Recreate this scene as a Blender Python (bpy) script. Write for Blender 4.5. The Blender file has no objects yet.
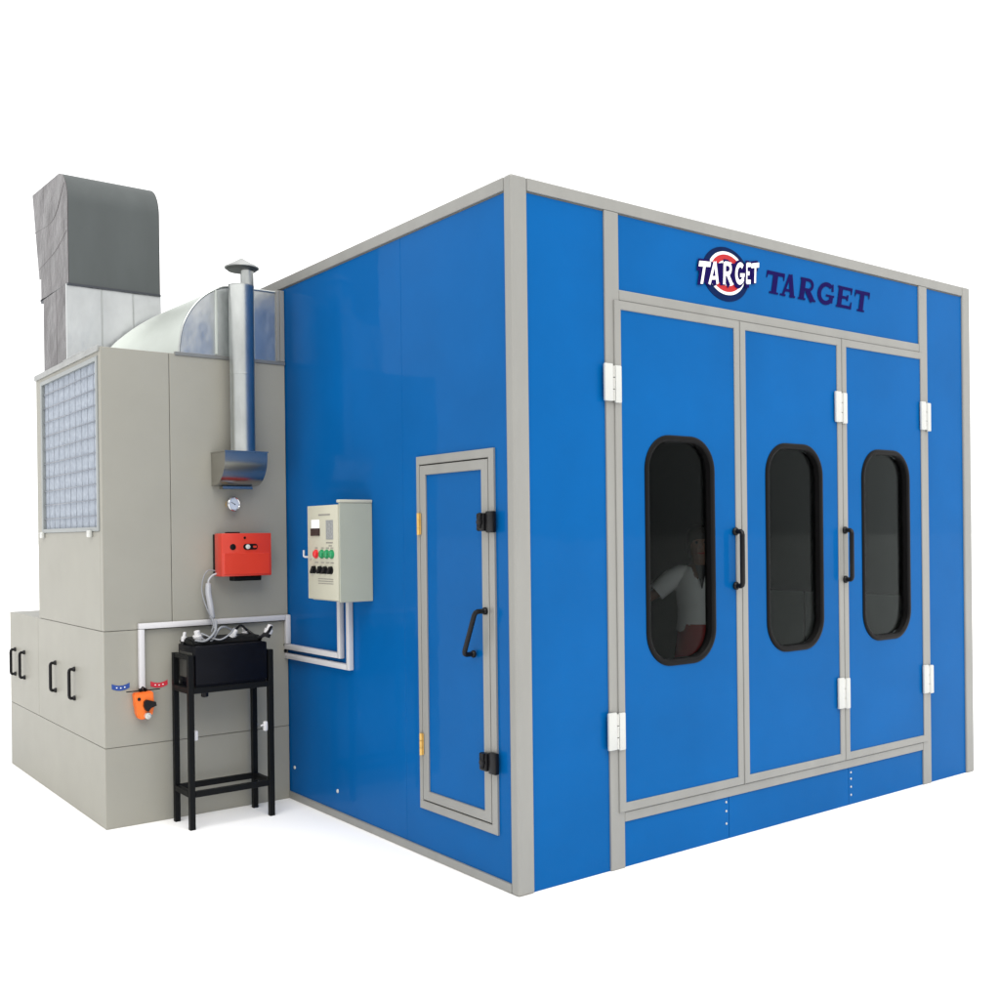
import bpy, bmesh, math, random
from mathutils import Vector, Matrix
random.seed(7)
sc = bpy.context.scene
col = sc.collection
PI = math.pi

# ------------------------------------------------------------------ helpers
def root_loc(o):
    v = Vector((0, 0, 0))
    while o is not None:
        v += Vector(o.location); o = o.parent
    return v

def build(name, bm, mats, parent=None, smooth=False, origin=None):
    """link a bmesh (world coordinates) as one mesh object, moved under its parent"""
    me = bpy.data.meshes.new(name)
    o = bpy.data.objects.new(name, me)
    if parent is not None:
        base = root_loc(parent); o.parent = parent
    else:
        base = Vector(origin if origin else (0, 0, 0)); o.location = base
    bmesh.ops.translate(bm, verts=bm.verts[:], vec=-base)
    bmesh.ops.recalc_face_normals(bm, faces=bm.faces[:])
    if smooth:
        for f in bm.faces: f.smooth = True
    bm.to_mesh(me); bm.free()
    if not isinstance(mats, (list, tuple)): mats = [mats]
    for m in mats: me.materials.append(m)
    if smooth:
        try: me.set_sharp_from_angle(angle=math.radians(35))
        except Exception: pass
    col.objects.link(o)
    return o

def thing(name, label, cat, loc=(0, 0, 0), group=None):
    o = bpy.data.objects.new(name, None); col.objects.link(o)
    o.location = loc; o.empty_display_size = 0.2
    return tag(o, label, cat, group)

def tag(o, label, cat, group=None):
    o['label'] = label; o['category'] = cat
    if group: o['group'] = group
    return o

def B(): return bmesh.new()

def box(bm, x0, x1, y0, y1, z0, z1, bev=0.0, mi=0, seg=1):
    t = bmesh.new()
    bmesh.ops.create_cube(t, size=1)
    for v in t.verts:
        v.co = Vector(((x0+x1)/2+v.co.x*(x1-x0), (y0+y1)/2+v.co.y*(y1-y0), (z0+z1)/2+v.co.z*(z1-z0)))
    if bev > 0:
        bmesh.ops.bevel(t, geom=t.edges[:], offset=bev, segments=seg, affect='EDGES', profile=0.5)
    merge(bm, t, mi)
    return bm

def merge(bm, t, mi=0):
    mp = {}
    for v in t.verts: mp[v] = bm.verts.new(v.co)
    for f in t.faces:
        try:
            g = bm.faces.new([mp[v] for v in f.verts]); g.material_index = mi; g.smooth = f.smooth
        except ValueError: pass
    t.free()

def frame_of(d):
    d = d.normalized()
    a = Vector((0, 0, 1)) if abs(d.z) < 0.9 else Vector((1, 0, 0))
    u = d.cross(a).normalized()
    return u, d.cross(u).normalized()

def tube(bm, pts, r, n=12, caps=True, mi=0):
    pts = [Vector(p) for p in pts]
    rs = r if isinstance(r, (list, tuple)) else [r]*len(pts)
    rings = []
    u = None
    for i, p in enumerate(pts):
        if i == 0: d = pts[1]-p
        elif i == len(pts)-1: d = p-pts[i-1]
        else: d = (pts[i+1]-p).normalized()+(p-pts[i-1]).normalized()
        d = d.normalized()
        if u is None: u, w = frame_of(d)
        else:
            u = (u - d*u.dot(d)).normalized(); w = d.cross(u)
        k = 1.0
        if 0 < i < len(pts)-1:
            c = (pts[i+1]-p).normalized().dot(d); k = 1/max(c, .5)
        rings.append([bm.verts.new(p+(u*math.cos(2*PI*j/n)+w*math.sin(2*PI*j/n))*rs[i]*(1 if k < 1.02 else 1)) for j in range(n)])
    for a, b in zip(rings, rings[1:]):
        for j in range(n):
            f = bm.faces.new((a[j], a[(j+1) % n], b[(j+1) % n], b[j])); f.material_index = mi; f.smooth = True
    if caps:
        f = bm.faces.new(rings[0][::-1]); f.material_index = mi
        f = bm.faces.new(rings[-1]); f.material_index = mi
    return bm

def smooth_path(pts, n=6):
    pts = [Vector(p) for p in pts]
    q = [pts[0]*2-pts[1]]+pts+[pts[-1]*2-pts[-2]]
    out = []
    for i in range(1, len(q)-2):
        for k in range(n):
            t = k/n
            a, b, c, d = q[i-1], q[i], q[i+1], q[i+2]
            out.append(0.5*((2*b)+(c-a)*t+(2*a-5*b+4*c-d)*t*t+(3*b-a-3*c+d)*t**3))
    out.append(pts[-1])
    return out

def lathe(bm, c, axis, prof, n=24, mi=0):
    """prof: list of (distance along axis, radius)"""
    c = Vector(c); axis = Vector(axis).normalized(); u, w = frame_of(axis)
    rings = []
    for h, r in prof:
        rings.append([bm.verts.new(c+axis*h+(u*math.cos(2*PI*j/n)+w*math.sin(2*PI*j/n))*max(r, 1e-4)) for j in range(n)])
    for a, b in zip(rings, rings[1:]):
        for j in range(n):
            f = bm.faces.new((a[j], a[(j+1) % n], b[(j+1) % n], b[j])); f.material_index = mi; f.smooth = True
    f = bm.faces.new(rings[0][::-1]); f.material_index = mi
    f = bm.faces.new(rings[-1]); f.material_index = mi
    return bm

def prism(bm, poly, fn, a, b, mi=0):
    """poly list of 2d points, fn(p, t) -> world point, extruded between t=a and t=b"""
    A = [bm.verts.new(fn(p, a)) for p in poly]; Bv = [bm.verts.new(fn(p, b)) for p in poly]
    n = len(poly)
    f = bm.faces.new(A); f.material_index = mi
    f = bm.faces.new(Bv[::-1]); f.material_index = mi
    for i in range(n):
        f = bm.faces.new((A[i], Bv[i], Bv[(i+1) % n], A[(i+1) % n])); f.material_index = mi
    return bm

def rounded(x0, x1, z0, z1, r, n=10):
    pts = []
    for cx, cz, a0 in ((x1-r, z1-r, 0), (x0+r, z1-r, 90), (x0+r, z0+r, 180), (x1-r, z0+r, 270)):
        for k in range(n+1):
            a = math.radians(a0+90*k/n)
            pts.append((cx+r*math.cos(a), cz+r*math.sin(a)))
    return pts

def ring_loft(bm, loops, mi=0, smooth=True, close=False):
    """loops: lists of equal length of world points"""
    R = [[bm.verts.new(p) for p in L] for L in loops]
    n = len(R[0])
    pairs = list(zip(R, R[1:]))
    if close: pairs.append((R[-1], R[0]))
    for a, b in pairs:
        for j in range(n):
            f = bm.faces.new((a[j], a[(j+1) % n], b[(j+1) % n], b[j])); f.material_index = mi; f.smooth = smooth
    return R

# ------------------------------------------------------------------ materials
def nodes_of(name):
    m = bpy.data.materials.new(name); m.use_nodes = True
    nt = m.node_tree
    return m, nt, nt.nodes['Principled BSDF']

def mat(name, c, rough=.5, metal=0., spec=.5, var=.06, vscale=3., bump=0., bscale=40., coat=0., crough=.04, rvar=.0, bdist=.002, stretch=(1, 1, 1)):
    m, nt, p = nodes_of(name)
    N, L = nt.nodes, nt.links
    p.inputs['Roughness'].default_value = rough
    p.inputs['Metallic'].default_value = metal
    p.inputs['Specular IOR Level'].default_value = spec
    p.inputs['Coat Weight'].default_value = coat
    p.inputs['Coat Roughness'].default_value = crough
    tc = N.new('ShaderNodeTexCoord')
    mp = N.new('ShaderNodeMapping'); mp.inputs['Scale'].default_value = stretch
    L.new(tc.outputs['Object'], mp.inputs['Vector'])
    nz = N.new('ShaderNodeTexNoise'); nz.inputs['Scale'].default_value = vscale
    nz.inputs['Detail'].default_value = 5; nz.inputs['Roughness'].default_value = .6
    L.new(mp.outputs[0], nz.inputs['Vector'])
    mx = N.new('ShaderNodeMix'); mx.data_type = 'RGBA'
    mx.inputs['A'].default_value = (*[max(0, v*(1-var)) for v in c], 1)
    mx.inputs['B'].default_value = (*[min(1, v*(1+var)) for v in c], 1)
    rp = N.new('ShaderNodeMapRange'); rp.inputs['From Min'].default_value = .3; rp.inputs['From Max'].default_value = .7
    L.new(nz.outputs['Fac'], rp.inputs['Value'])
    L.new(rp.outputs[0], mx.inputs['Factor'])
    L.new(mx.outputs['Result'], p.inputs['Base Color'])
    if rvar:
        r2 = N.new('ShaderNodeMapRange'); r2.inputs['To Min'].default_value = max(.02, rough-rvar); r2.inputs['To Max'].default_value = rough+rvar
        n3 = N.new('ShaderNodeTexNoise'); n3.inputs['Scale'].default_value = vscale*2.3; n3.inputs['Detail'].default_value = 6
        L.new(mp.outputs[0], n3.inputs['Vector']); L.new(n3.outputs['Fac'], r2.inputs['Value']); L.new(r2.outputs[0], p.inputs['Roughness'])
    if bump:
        n2 = N.new('ShaderNodeTexNoise'); n2.inputs['Scale'].default_value = bscale; n2.inputs['Detail'].default_value = 4
        L.new(mp.outputs[0], n2.inputs['Vector'])
        b = N.new('ShaderNodeBump'); b.inputs['Strength'].default_value = bump; b.inputs['Distance'].default_value = bdist
        L.new(n2.outputs['Fac'], b.inputs['Height']); L.new(b.outputs[0], p.inputs['Normal'])
        if coat: L.new(b.outputs[0], p.inputs['Coat Normal'])
    return m

BLUE = mat('blue_panel_paint', (.0012, .089, .292), .30, spec=.02, var=.09, vscale=1.1, bump=.3, bscale=1.8, bdist=.006, coat=.11, crough=.03)
TRIM = mat('aluminium_profile', (.262, .261, .246), .42, metal=.25, spec=.5, var=.05, vscale=6, stretch=(1, 1, .25), rvar=.08)
TRIMD = mat('profile_groove', (.10, .098, .09), .6, var=.05)
CREAM = mat('warm_grey_panel_paint', (.282, .276, .24), .48, spec=.35, var=.035, vscale=2.2, bump=.15, bscale=3, bdist=.003, rvar=.06)
GAP = mat('panel_gap', (.19, .18, .155), .8, var=.02)
GALV = mat('galvanised_sheet', (.58, .60, .60), .31, metal=.95, var=.10, vscale=4, bump=1., bscale=2.0, bdist=.028, stretch=(1, 1, .7), rvar=.07)
GALVB = mat('bright_zinc_sheet', (.60, .64, .605), .52, metal=.75, var=.07, vscale=2.5)
GALVP = mat('galvanised_pipe', (.47, .49, .48), .33, metal=1., var=.14, vscale=9, bump=.15, bscale=5, bdist=.004, stretch=(1, 1, .35), rvar=.06)
GALVD = mat('shaded_zinc_sheet', (.055, .048, .051), .24, spec=.2, var=.35, vscale=3.5, bump=.8, bscale=3.0, bdist=.03, rvar=.1)  # darker copy of the galvanised sheet, dull left-side reflections put into its colour
ZINC = mat('dull_zinc', (.34, .35, .345), .5, metal=.6, var=.12, vscale=9)
COWL = mat('matte_zinc_sheet', (.068, .078, .079), .62, metal=.0, spec=.35, var=.10, vscale=4, bump=.2, bscale=6, bdist=.004, stretch=(1, 1, .3), rvar=.08)  # flat grey, darker than the galvanised sheet
HOODM = mat('brushed_steel', (.46, .45, .42), .24, metal=1., var=.05, vscale=14, bump=.1, bscale=60, bdist=.0006, stretch=(.2, 1, 1))
WHITEP = mat('white_plastic', (.56, .555, .57), .35, var=.03)
HINGEM = mat('white_painted_hinge', (.50, .51, .49), .32, spec=.5, var=.03, coat=.2)
BLACKP = mat('black_plastic', (.006, .006, .007), .3, spec=.2, var=.1)
RUBBER = mat('black_rubber_seal', (.006, .0057, .006), .36, spec=.08, var=.12)
BLACKS = mat('black_painted_steel', (.004, .0045, .005), .45, spec=.12, var=.12, vscale=8)
TANKM = mat('black_housing_steel', (.003, .0035, .006), .4, spec=.1, var=.12, vscale=8)
REDM = mat('red_enamel', (.52, .036, .018), .34, spec=.35, var=.05, coat=.25, crough=.08)
ORANGE = mat('orange_plastic', (.86, .16, .012), .4, var=.06)
BRASS = mat('brass_hinge_metal', (.62, .40, .12), .35, metal=.6, var=.12, vscale=20)
BOXM = mat('shaded_cabinet_enamel', (.33, .345, .285), .42, spec=.35, var=.03, bump=.08, bscale=120, bdist=.0005)  # darker copy of the front enamel, the side's shade put into its colour
BOXF = mat('pale_cabinet_front', (.45, .44, .355), .42, spec=.35, var=.02)
DIAL = mat('dial_face', (.55, .60, .68), .25, var=.05)
CHROME = mat('chrome_bezel', (.62, .63, .66), .14, metal=1, var=.03)
NAVY = mat('navy_vinyl', (.0012, .011, .06), .5, spec=.05, var=.2, vscale=6)
INDIGO = mat('indigo_vinyl', (.006, .0015, .066), .6, spec=.05, var=.05)
LOGOW = mat('white_vinyl', (.83, .84, .84), .4, spec=.3, var=.01)
LOGOR = mat('red_vinyl', (.40, .006, .009), .4, spec=.3, var=.08)
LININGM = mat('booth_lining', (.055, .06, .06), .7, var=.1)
GREYC = mat('grey_cable', (.22, .23, .25), .4, var=.1)
GREYL = mat('grey_label', (.24, .25, .25), .5, var=.3, vscale=90)
INKM = mat('grey_ink', (.22, .21, .19), .6, var=.1)
GREENB = mat('green_button', (.01, .24, .09), .25, spec=.5, var=.05)
REDB = mat('red_button', (.60, .02, .025), .25, spec=.5, var=.05)
SCRW = mat('zinc_screw', (.55, .55, .52), .35, metal=.5, var=.05)
STBLUE = mat('blue_sticker', (.01, .05, .25), .45, var=.05)
STRED = mat('red_sticker', (.52, .02, .04), .45, var=.05)
SKIN = mat('skin', (.20, .10, .06), .5, var=.06)
HAIR = mat('dark_hair', (.018, .012, .009), .45, var=.2, vscale=30)
SHIRT = mat('white_cotton', (.80, .81, .83), .8, var=.04)
SKIRT = mat('dark_red_cloth', (.30, .018, .02), .8, var=.08)
GROUND = mat('white_ground', (.93, .93, .93), .9, spec=.0, var=.01, vscale=.6)

def glass():
    m, nt, p = nodes_of('smoked_glass'); N, L = nt.nodes, nt.links
    out = [n for n in N if n.type == 'OUTPUT_MATERIAL'][0]
    tr = N.new('ShaderNodeBsdfTransparent'); tr.inputs['Color'].default_value = (.90, .92, .91, 1)
    gl = N.new('ShaderNodeBsdfGlossy'); gl.inputs['Roughness'].default_value = .03; gl.inputs['Color'].default_value = (.85, .9, .9, 1)
    fr = N.new('ShaderNodeFresnel'); fr.inputs['IOR'].default_value = 1.10
    mx = N.new('ShaderNodeMixShader')
    L.new(fr.outputs[0], mx.inputs[0]); L.new(tr.outputs[0], mx.inputs[1]); L.new(gl.outputs[0], mx.inputs[2])
    L.new(mx.outputs[0], out.inputs['Surface'])
    return m
GLASS = glass()

def filter_mat():
    m, nt, p = nodes_of('white_filter_fleece'); N, L = nt.nodes, nt.links
    p.inputs['Roughness'].default_value = .9; p.inputs['Specular IOR Level'].default_value = .1
    tc = N.new('ShaderNodeTexCoord'); nz = N.new('ShaderNodeTexNoise'); nz.inputs['Scale'].default_value = 28; nz.inputs['Detail'].default_value = 6
    L.new(tc.outputs['Object'], nz.inputs['Vector'])
    cr = N.new('ShaderNodeValToRGB')
    cr.color_ramp.elements[0].position = .3; cr.color_ramp.elements[0].color = (.28, .315, .37, 1)
    cr.color_ramp.elements[1].position = .7; cr.color_ramp.elements[1].color = (.39, .43, .49, 1)
    L.new(nz.outputs['Fac'], cr.inputs[0]); L.new(cr.outputs[0], p.inputs['Base Color'])
    b = N.new('ShaderNodeBump'); b.inputs['Strength'].default_value = .6; b.inputs['Distance'].default_value = .01
    L.new(nz.outputs['Fac'], b.inputs['Height']); L.new(b.outputs[0], p.inputs['Normal'])
    return m
FLEECE = filter_mat()

# ------------------------------------------------------------------ dimensions (metres; booth corner at the origin)
W, H, DEEP = 4.06, 3.40, 6.9       # booth front width, height, depth
MY, MW = 2.425, 1.178              # cabinet front face, cabinet width
MUY, MLY = 3.912, 4.80             # back of the upper and of the lower cabinet
ZL, ZU = 1.164, 2.838

# ------------------------------------------------------------------ ground
bm = B()
bmesh.ops.create_circle(bm, cap_ends=True, segments=96, radius=500)
g = build('ground', bm, GROUND); g['kind'] = 'structure'

# ------------------------------------------------------------------ spray booth
booth = thing('spray_booth', 'large blue panelled spray booth with aluminium trim and three windowed folding doors', 'spray booth', (0, 0, 0))
T = .05
def panel(name, *a, **k):
    bm = B(); box(bm, *a, bev=.002); return build(name, bm, BLUE, booth)
# side wall x = 0 (panels butt with 2 mm gaps), hole for the service door
SD = (.150, .838, .255, 2.125)     # service door outer frame y0,y1,z0,z1
bm = B()
box(bm, 0, T, .04, SD[0]+.02, 0, H-.03); box(bm, 0, T, SD[1]-.02, .989, 0, H-.03)
box(bm, 0, T, SD[0]+.02, SD[1]-.02, SD[3]-.02, H-.03); box(bm, 0, T, SD[0]+.02, SD[1]-.02, 0, SD[2]+.02)
build('wall_panel', bm, BLUE, booth)
ys = [.992, 2.43, 3.5, 4.0, 5.0, 6.0, DEEP]
for a, b in zip(ys, ys[1:]):
    panel('wall_panel', 0, T, a, b-.003, 0, H-.03)
panel('wall_panel', W-T, W, .04, DEEP, 0, H-.03)
panel('wall_panel', T+.002, W-T-.002, DEEP-T, DEEP, 0, H-.03)
# front wall
panel('wall_panel', .05, .585, 0, T, 0, H-.03)
panel('wall_panel', 3.515, W-.05, 0, T, 0, H-.03)
panel('header_panel', .675, 3.43, 0, T, 2.94, H-.03)
for a, b in ((.675, 1.484), (1.487, 2.60), (2.603, 3.43)):
    bm = B(); box(bm, a, b, 0, T, 0, .24, bev=.0015); build('kick_panel', bm, BLUE, booth)
for x, zs in ((1.462, (.205, .155, .085)), (2.625, (.20, .16, .11, .06))):
    for z in zs:
        bm = B(); lathe(bm, (x, .0, z), (0, -1, 0), [(-.002, .007), (.002, .007), (.004, .004)], 10); build('rivet', bm, SCRW, booth)
for y, z in ((2.36, .21), (1.78, .165)):
    bm = B(); lathe(bm, (0, y, z), (-1, 0, 0), [(-.002, .012), (.004, .012), (.007, .006)], 12); build('screw', bm, HINGEM, booth)
# roof, floor plate and added lining, the interior's darkness put into its colour
bm = B(); box(bm, .03, W-.03, .03, DEEP-.03, H-.03, H-.006); build('roof', bm, TRIM, booth)
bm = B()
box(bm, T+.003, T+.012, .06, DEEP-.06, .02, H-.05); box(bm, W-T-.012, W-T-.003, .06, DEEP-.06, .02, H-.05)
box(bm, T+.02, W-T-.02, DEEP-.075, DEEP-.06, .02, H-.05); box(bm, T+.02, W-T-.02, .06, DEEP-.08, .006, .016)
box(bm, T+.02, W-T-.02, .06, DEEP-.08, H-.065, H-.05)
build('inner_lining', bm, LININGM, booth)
for a, b in ((.30, 1.35), (1.37, 2.5), (2.52, 3.7)):
    bm = B(); box(bm, W-T-.020, W-T-.0125, a, b, .10, 1.22, bev=.003); build('added_pale_band', bm, mat('pale_band_sheet', (.30, .33, .33), .6, var=.15, vscale=1.2), booth)  # pale band added inside to lighten the lower view through the windows
# aluminium profiles
P = .014
def prof(name, *a, bev=.005):
    bm = B(); box(bm, *a, bev=bev, seg=2); return build(name, bm, TRIM, booth)
bm = B(); box(bm, -P, .086, -P, .046, 0, H, bev=.012, seg=3); build('corner_post', bm, TRIM, booth)
bm = B(); box(bm, W-.088, W+.006, -P, .05, 0, H, bev=.010, seg=3); build('corner_post', bm, TRIM, booth)
prof('top_rail', .0865, W-.0885, -P+.002, .05, H-.064, H-.002)
prof('top_rail', -P+.002, .05, .0465, DEEP, H-.066, H-.002)
prof('top_rail', W-.05, W+.005, .0505, DEEP, H-.066, H-.002)
prof('bottom_rail', -P+.002, .03, .0465, DEEP, 0, .046)
for x0, x1 in ((.582, .680), (3.428, 3.524)):
    prof('door_post', x0, x1, -P+.003, T+.01, 0, H-.0645)
prof('lintel', .6805, 3.4275, -P+.004, T+.01, 2.892, 2.946)
prof('sill', .6805, 3.4275, -P+.004, T+.01, .233, .284)
# the top rail's drip edge: a thin dark joint below it
bm = B(); box(bm, .09, 3.96, -.002, .02, H-.0705, H-.0645); build('rail_joint', bm, TRIMD, booth)
bm = B(); box(bm, -.002, .02, .05, DEEP-.01, H-.0725, H-.0665); build('rail_joint', bm, TRIMD, booth)

# folding doors
def d_handle(name, a, b, out, r, parent, material, side=Vector((0, 0, 0)), plate=.018):
    """bow handle from a to b standing off along out"""
    a, b, out = Vector(a), Vector(b), Vector(out)
    bm = B(); o = out+side
    e = (b-a).normalized()*.012
    tube(bm, [a, a+o*.75, a+o*.93+e*.5, a+o+e*1.6, b+o-e*1.6, b+o*.93-e*.5, b+o*.75, b], r, 10)
    for p in (a, b):
        lathe(bm, p, out, [(0, plate), (.008, plate), (.016, plate*.72)], 14)
    return build(name, bm, material, parent, smooth=True)

def leaf_door(x0, x1, cx, handle_x=None):
    z0, z1 = .287, 2.889
    fw = .046
    wx0, wx1, wz0, wz1 = cx-.268, cx+.268, 1.0, 2.222
    hole = rounded(wx0+.02, wx1-.02, wz0+.02, wz1-.02, .165)
    bm = B()
    for y in (-.012, .03):
        loops = []
        for pts in ([(x0+fw-.004, z0+fw-.004), (x1-fw+.004, z0+fw-.004), (x1-fw+.004, z1-fw+.004), (x0+fw-.004, z1-fw+.004)], hole):
            vs = [bm.verts.new((p[0], y, p[1])) for p in pts]
            loops += [bm.edges.new((vs[i], vs[(i+1) % len(vs)])) for i in range(len(vs))]
        bmesh.ops.triangle_fill(bm, use_beauty=True, use_dissolve=False, edges=loops)
    d = build('folding_door', bm, BLUE, booth)
    # leaf frame: mitred profile
    bm = B()
    yo, yb = -.020, .034
    outer = [(x0, z0), (x1, z0), (x1, z1), (x0, z1)]
    inner = [(x0+fw, z0+fw), (x1-fw, z0+fw), (x1-fw, z1-fw), (x0+fw, z1-fw)]
    e = .004
    def off(pts, k): return [(p[0]+(k if i in (0, 3) else -k), p[1]+(k if i in (0, 1) else -k)) for i, p in enumerate(pts)]
    ring_loft(bm, [[(p[0], yb, p[1]) for p in outer], [(p[0], yo+e, p[1]) for p in outer], [(p[0], yo, p[1]) for p in off(outer, e)],
                   [(p[0], yo, p[1]) for p in off(inner, -e)], [(p[0], yo+e, p[1]) for p in inner], [(p[0], yb, p[1]) for p in inner]], smooth=False, close=True)
    build('door_frame', bm, TRIM, d)
    # window: rubber frame standing proud, dark reveal, pane set back
    bm = B()
    def L(g, y, r): return [(p[0], y, p[1]) for p in rounded(wx0+g, wx1-g, wz0+g, wz1-g, r)]
    ring_loft(bm, [L(.0, -.010, .185), L(.001, -.017, .184), L(.006, -.021, .179), L(.014, -.023, .171), L(.026, -.021, .159), L(.033, -.014, .152), L(.035, .004, .150), L(.036, .03, .149), L(.02, .035, .165)])
    build('window_frame', bm, RUBBER, d, smooth=True)
    bm = B(); pts = rounded(wx0+.036, wx1-.036, wz0+.036, wz1-.036, .149)
    prism(bm, pts, lambda p, t: (p[0], t, p[1]), .014, .020)
    build('window_pane', bm, GLASS, d)
    if handle_x:
        d_handle('handle', (handle_x, -.020, 1.405), (handle_x, -.020, 1.708), (0, -.050, 0), .0145, d, BLACKP, plate=.023)
    return d
leaf_door(.638, 1.597, 1.112, 1.540)
leaf_door(1.602, 2.548, 2.082)
leaf_door(2.553, 3.472, 3.018, 2.560)

def hinge(cx, zc, yb=-.021):
    h, w = .19, .066
    bm = B()
    for s in (-1, 1):
        a, b = (cx-.066, cx-.009) if s < 0 else (cx+.007, cx+.050)
        dz = .003*s
        box(bm, a, b, yb-.013, yb+.004, zc-h/2-dz, zc+h/2-dz, bev=.006, seg=2)
    for k in range(3):
        z0 = zc-h/2+.006+k*.06
        lathe(bm, (cx-.001, yb-.004, z0), (0, 0, 1), [(0, .0082), (.056, .0082)], 12, mi=1)
    build('hinge', bm, [HINGEM, SCRW], booth, smooth=True)
for cx in (.622, 2.536, 3.476):
    for z in (2.463, .705): hinge(cx, z)

# service door in the side wall
bm = B()
y0, y1, z0, z1 = SD
def rect_frame(bm, y0, y1, z0, z1, wa, wb, wz, xo, xb, e=.003):
    outer = [(y0, z0), (y1, z0), (y1, z1), (y0, z1)]
    def off(a, b, c): return [(y0+a, z0+c), (y1-b, z0+c), (y1-b, z1-c), (y0+a, z1-c)]
    i0 = off(wa, wb, wz)
    ring_loft(bm, [[(xb, *p) for p in outer], [(xo+e, *p) for p in outer], [(xo, *p) for p in off(e, e, e)], [(xo, *p) for p in off(wa-e, wb-e, wz-e)], [(xo+e, *p) for p in i0], [(xb, *p) for p in i0]], smooth=False, close=True)
rect_frame(bm, y0, y1, z0, z1, .042, .028, .044, -.014, .045)
build('service_door_jamb', bm, TRIM, booth)
bm = B(); box(bm, -.003, .03, y0+.098, y1-.082, z0+.096, z1-.096)
sd = build('service_door', bm, BLUE, booth)
bm = B(); rect_frame(bm, y0+.048, y1-.034, z0+.050, z1-.050, .054, .052, .050, -.014, .04); build('door_frame', bm, TRIM, sd)
d_handle('handle', (-.016, .222, 1.335), (-.016, .322, 1.118), (-.062, 0, 0), .0125, sd, BLACKP, plate=.019)
for z in (1.768, .600):
    bm = B()
    for k in range(3):
        lathe(bm, (-.022, .806, z-.058+k*.039), (0, 0, 1), [(0, .010), (.037, .010)], 12)
    box(bm, -.0195, -.016, .790, .822, z-.056, z+.056, bev=.001)
    build('hinge', bm, BRASS, sd, smooth=True)
for z in (1.768, .604):
    bm = B()
    box(bm, -.040, -.013, .128, .184, z-.052, z+.052, bev=.006, seg=2)
    box(bm, -.048, -.017, .190, .250, z-.044, z+.044, bev=.008, seg=2)
    lathe(bm, (-.048, .217, z), (-1, 0, 0), [(-.01, .019), (.008, .019), (.014, .012)], 16)
    tube(bm, [(-.052, .217, z-.03), (-.055, .205, z+.045)], [.008, .006], 8)
    build('latch', bm, BLACKP, booth, smooth=True)

# ---- emblem and lettering on the header (plane y = 0)
def stroke(bm, pts, w, fn, y, mi=0):
    """flat polyline of width w (w may be a list) in letter units -> quads"""
    pts = [Vector((p[0], p[1])) for p in pts]
    ws = w if isinstance(w, (list, tuple)) else [w]*len(pts)
    A, Bq = [], []
    for i, p in enumerate(pts):
        if i == 0: d = pts[1]-p
        elif i == len(pts)-1: d = p-pts[i-1]
        else: d = (pts[i+1]-p).normalized()+(p-pts[i-1]).normalized()
        d.normalize(); n = Vector((-d.y, d.x))*ws[i]/2
        A.append(p+n); Bq.append(p-n)
    va = [bm.verts.new(fn(p, y)) for p in A]; vb = [bm.verts.new(fn(p, y)) for p in Bq]
    for i in range(len(pts)-1):
        f = bm.faces.new((va[i], va[i+1], vb[i+1], vb[i])); f.material_index = mi

def arc(cx, cy, rx, ry, a0, a1, n=14):
    return [(cx+rx*math.cos(math.radians(a0+(a1-a0)*k/n)), cy+ry*math.sin(math.radians(a0+(a1-a0)*k/n))) for k in range(n+1)]

def letter(ch, serif):
    """strokes of a capital in a unit box: (points, width)"""
    s = []
    b = .27 if serif else .215
    if ch == 'T':
        s = [([(.5, 0), (.5, .9)], b), ([(0.02, .90), (.98, .90)], .17)]
        if serif: s += [([(.07, .98), (.04, .66)], [.10, .05]), ([(.93, .98), (.96, .66)], [.10, .05]), ([(.26, .04), (.74, .04)], .09)]
        else: s[1] = ([(0, .88), (1, .88)], .24)
    elif ch == 'A':
        s = [([(.17, 0), (.50, 1)], .15 if serif else .18), ([(.83, 0), (.53, 1)], b if serif else .19), ([(.26, .28), (.74, .28)], .12 if serif else .16)]
        if serif: s += [([(-.02, .04), (.36, .04)], .09), ([(.62, .04), (1.02, .04)], .09)]
    elif ch == 'R':
        s = [([(.20, 0), (.20, 1)], b), ([(.20, .94), (.5, .94)]+arc(.5, .71, .25, .23, 85, -85)+[(.2, .48)], .14 if serif else .2), ([(.48, .46), (.85, 0)], b)]
        if serif: s += [([(0, .04), (.42, .04)], .09), ([(.02, .96), (.2, .96)], .09), ([(.74, .04), (1.02, .04)], .09)]
    elif ch == 'G':
        s = [(arc(.52, .5, .38, .43, 48, 318, 22), .20 if serif else .24), ([(.82, .10), (.82, .44)], .20), ([(.52, .42), (.98, .42)], .10 if serif else .18)]
        if serif: s += [([(.84, .98), (.86, .64)], [.07, .12])]
    elif ch == 'E':
        s = [([(.22, 0), (.22, 1)], b), ([(.22, .93), (.90, .93)], .14 if serif else .22), ([(.22, .5), (.70, .5)], .13 if serif else .2), ([(.22, .07), (.92, .07)], .14 if serif else .22)]
        if serif: s += [([(.90, 1), (.92, .68)], [.12, .05]), ([(.70, .36), (.70, .64)], .09), ([(.93, 0), (.97, .34)], [.14, .05]), ([(.02, .96), (.2, .96)], .09), ([(.02, .04), (.2, .04)], .09)]
    return s

# second word: slab serif capitals, level baseline, leaning slightly
bm = B()
cells = [('T', 1.840, 2.010), ('A', 1.985, 2.120), ('R', 2.150, 2.315), ('G', 2.322, 2.500), ('E', 2.520, 2.680), ('T', 2.700, 2.862)]
kk = 0
for ch, xa, xb in cells:
    for pts, w in letter(ch, True):
        kk += 1
        def fn(p, y, xa=xa, xb=xb):
            return (xa+(xb-xa)*p[0]*1.0+.028*(p[1]-.2), y, 3.086+.133*p[1])
        stroke(bm, pts, w, fn, -.0030-.00010*(kk % 17))
build('lettering', bm, INDIGO, booth)

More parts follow.
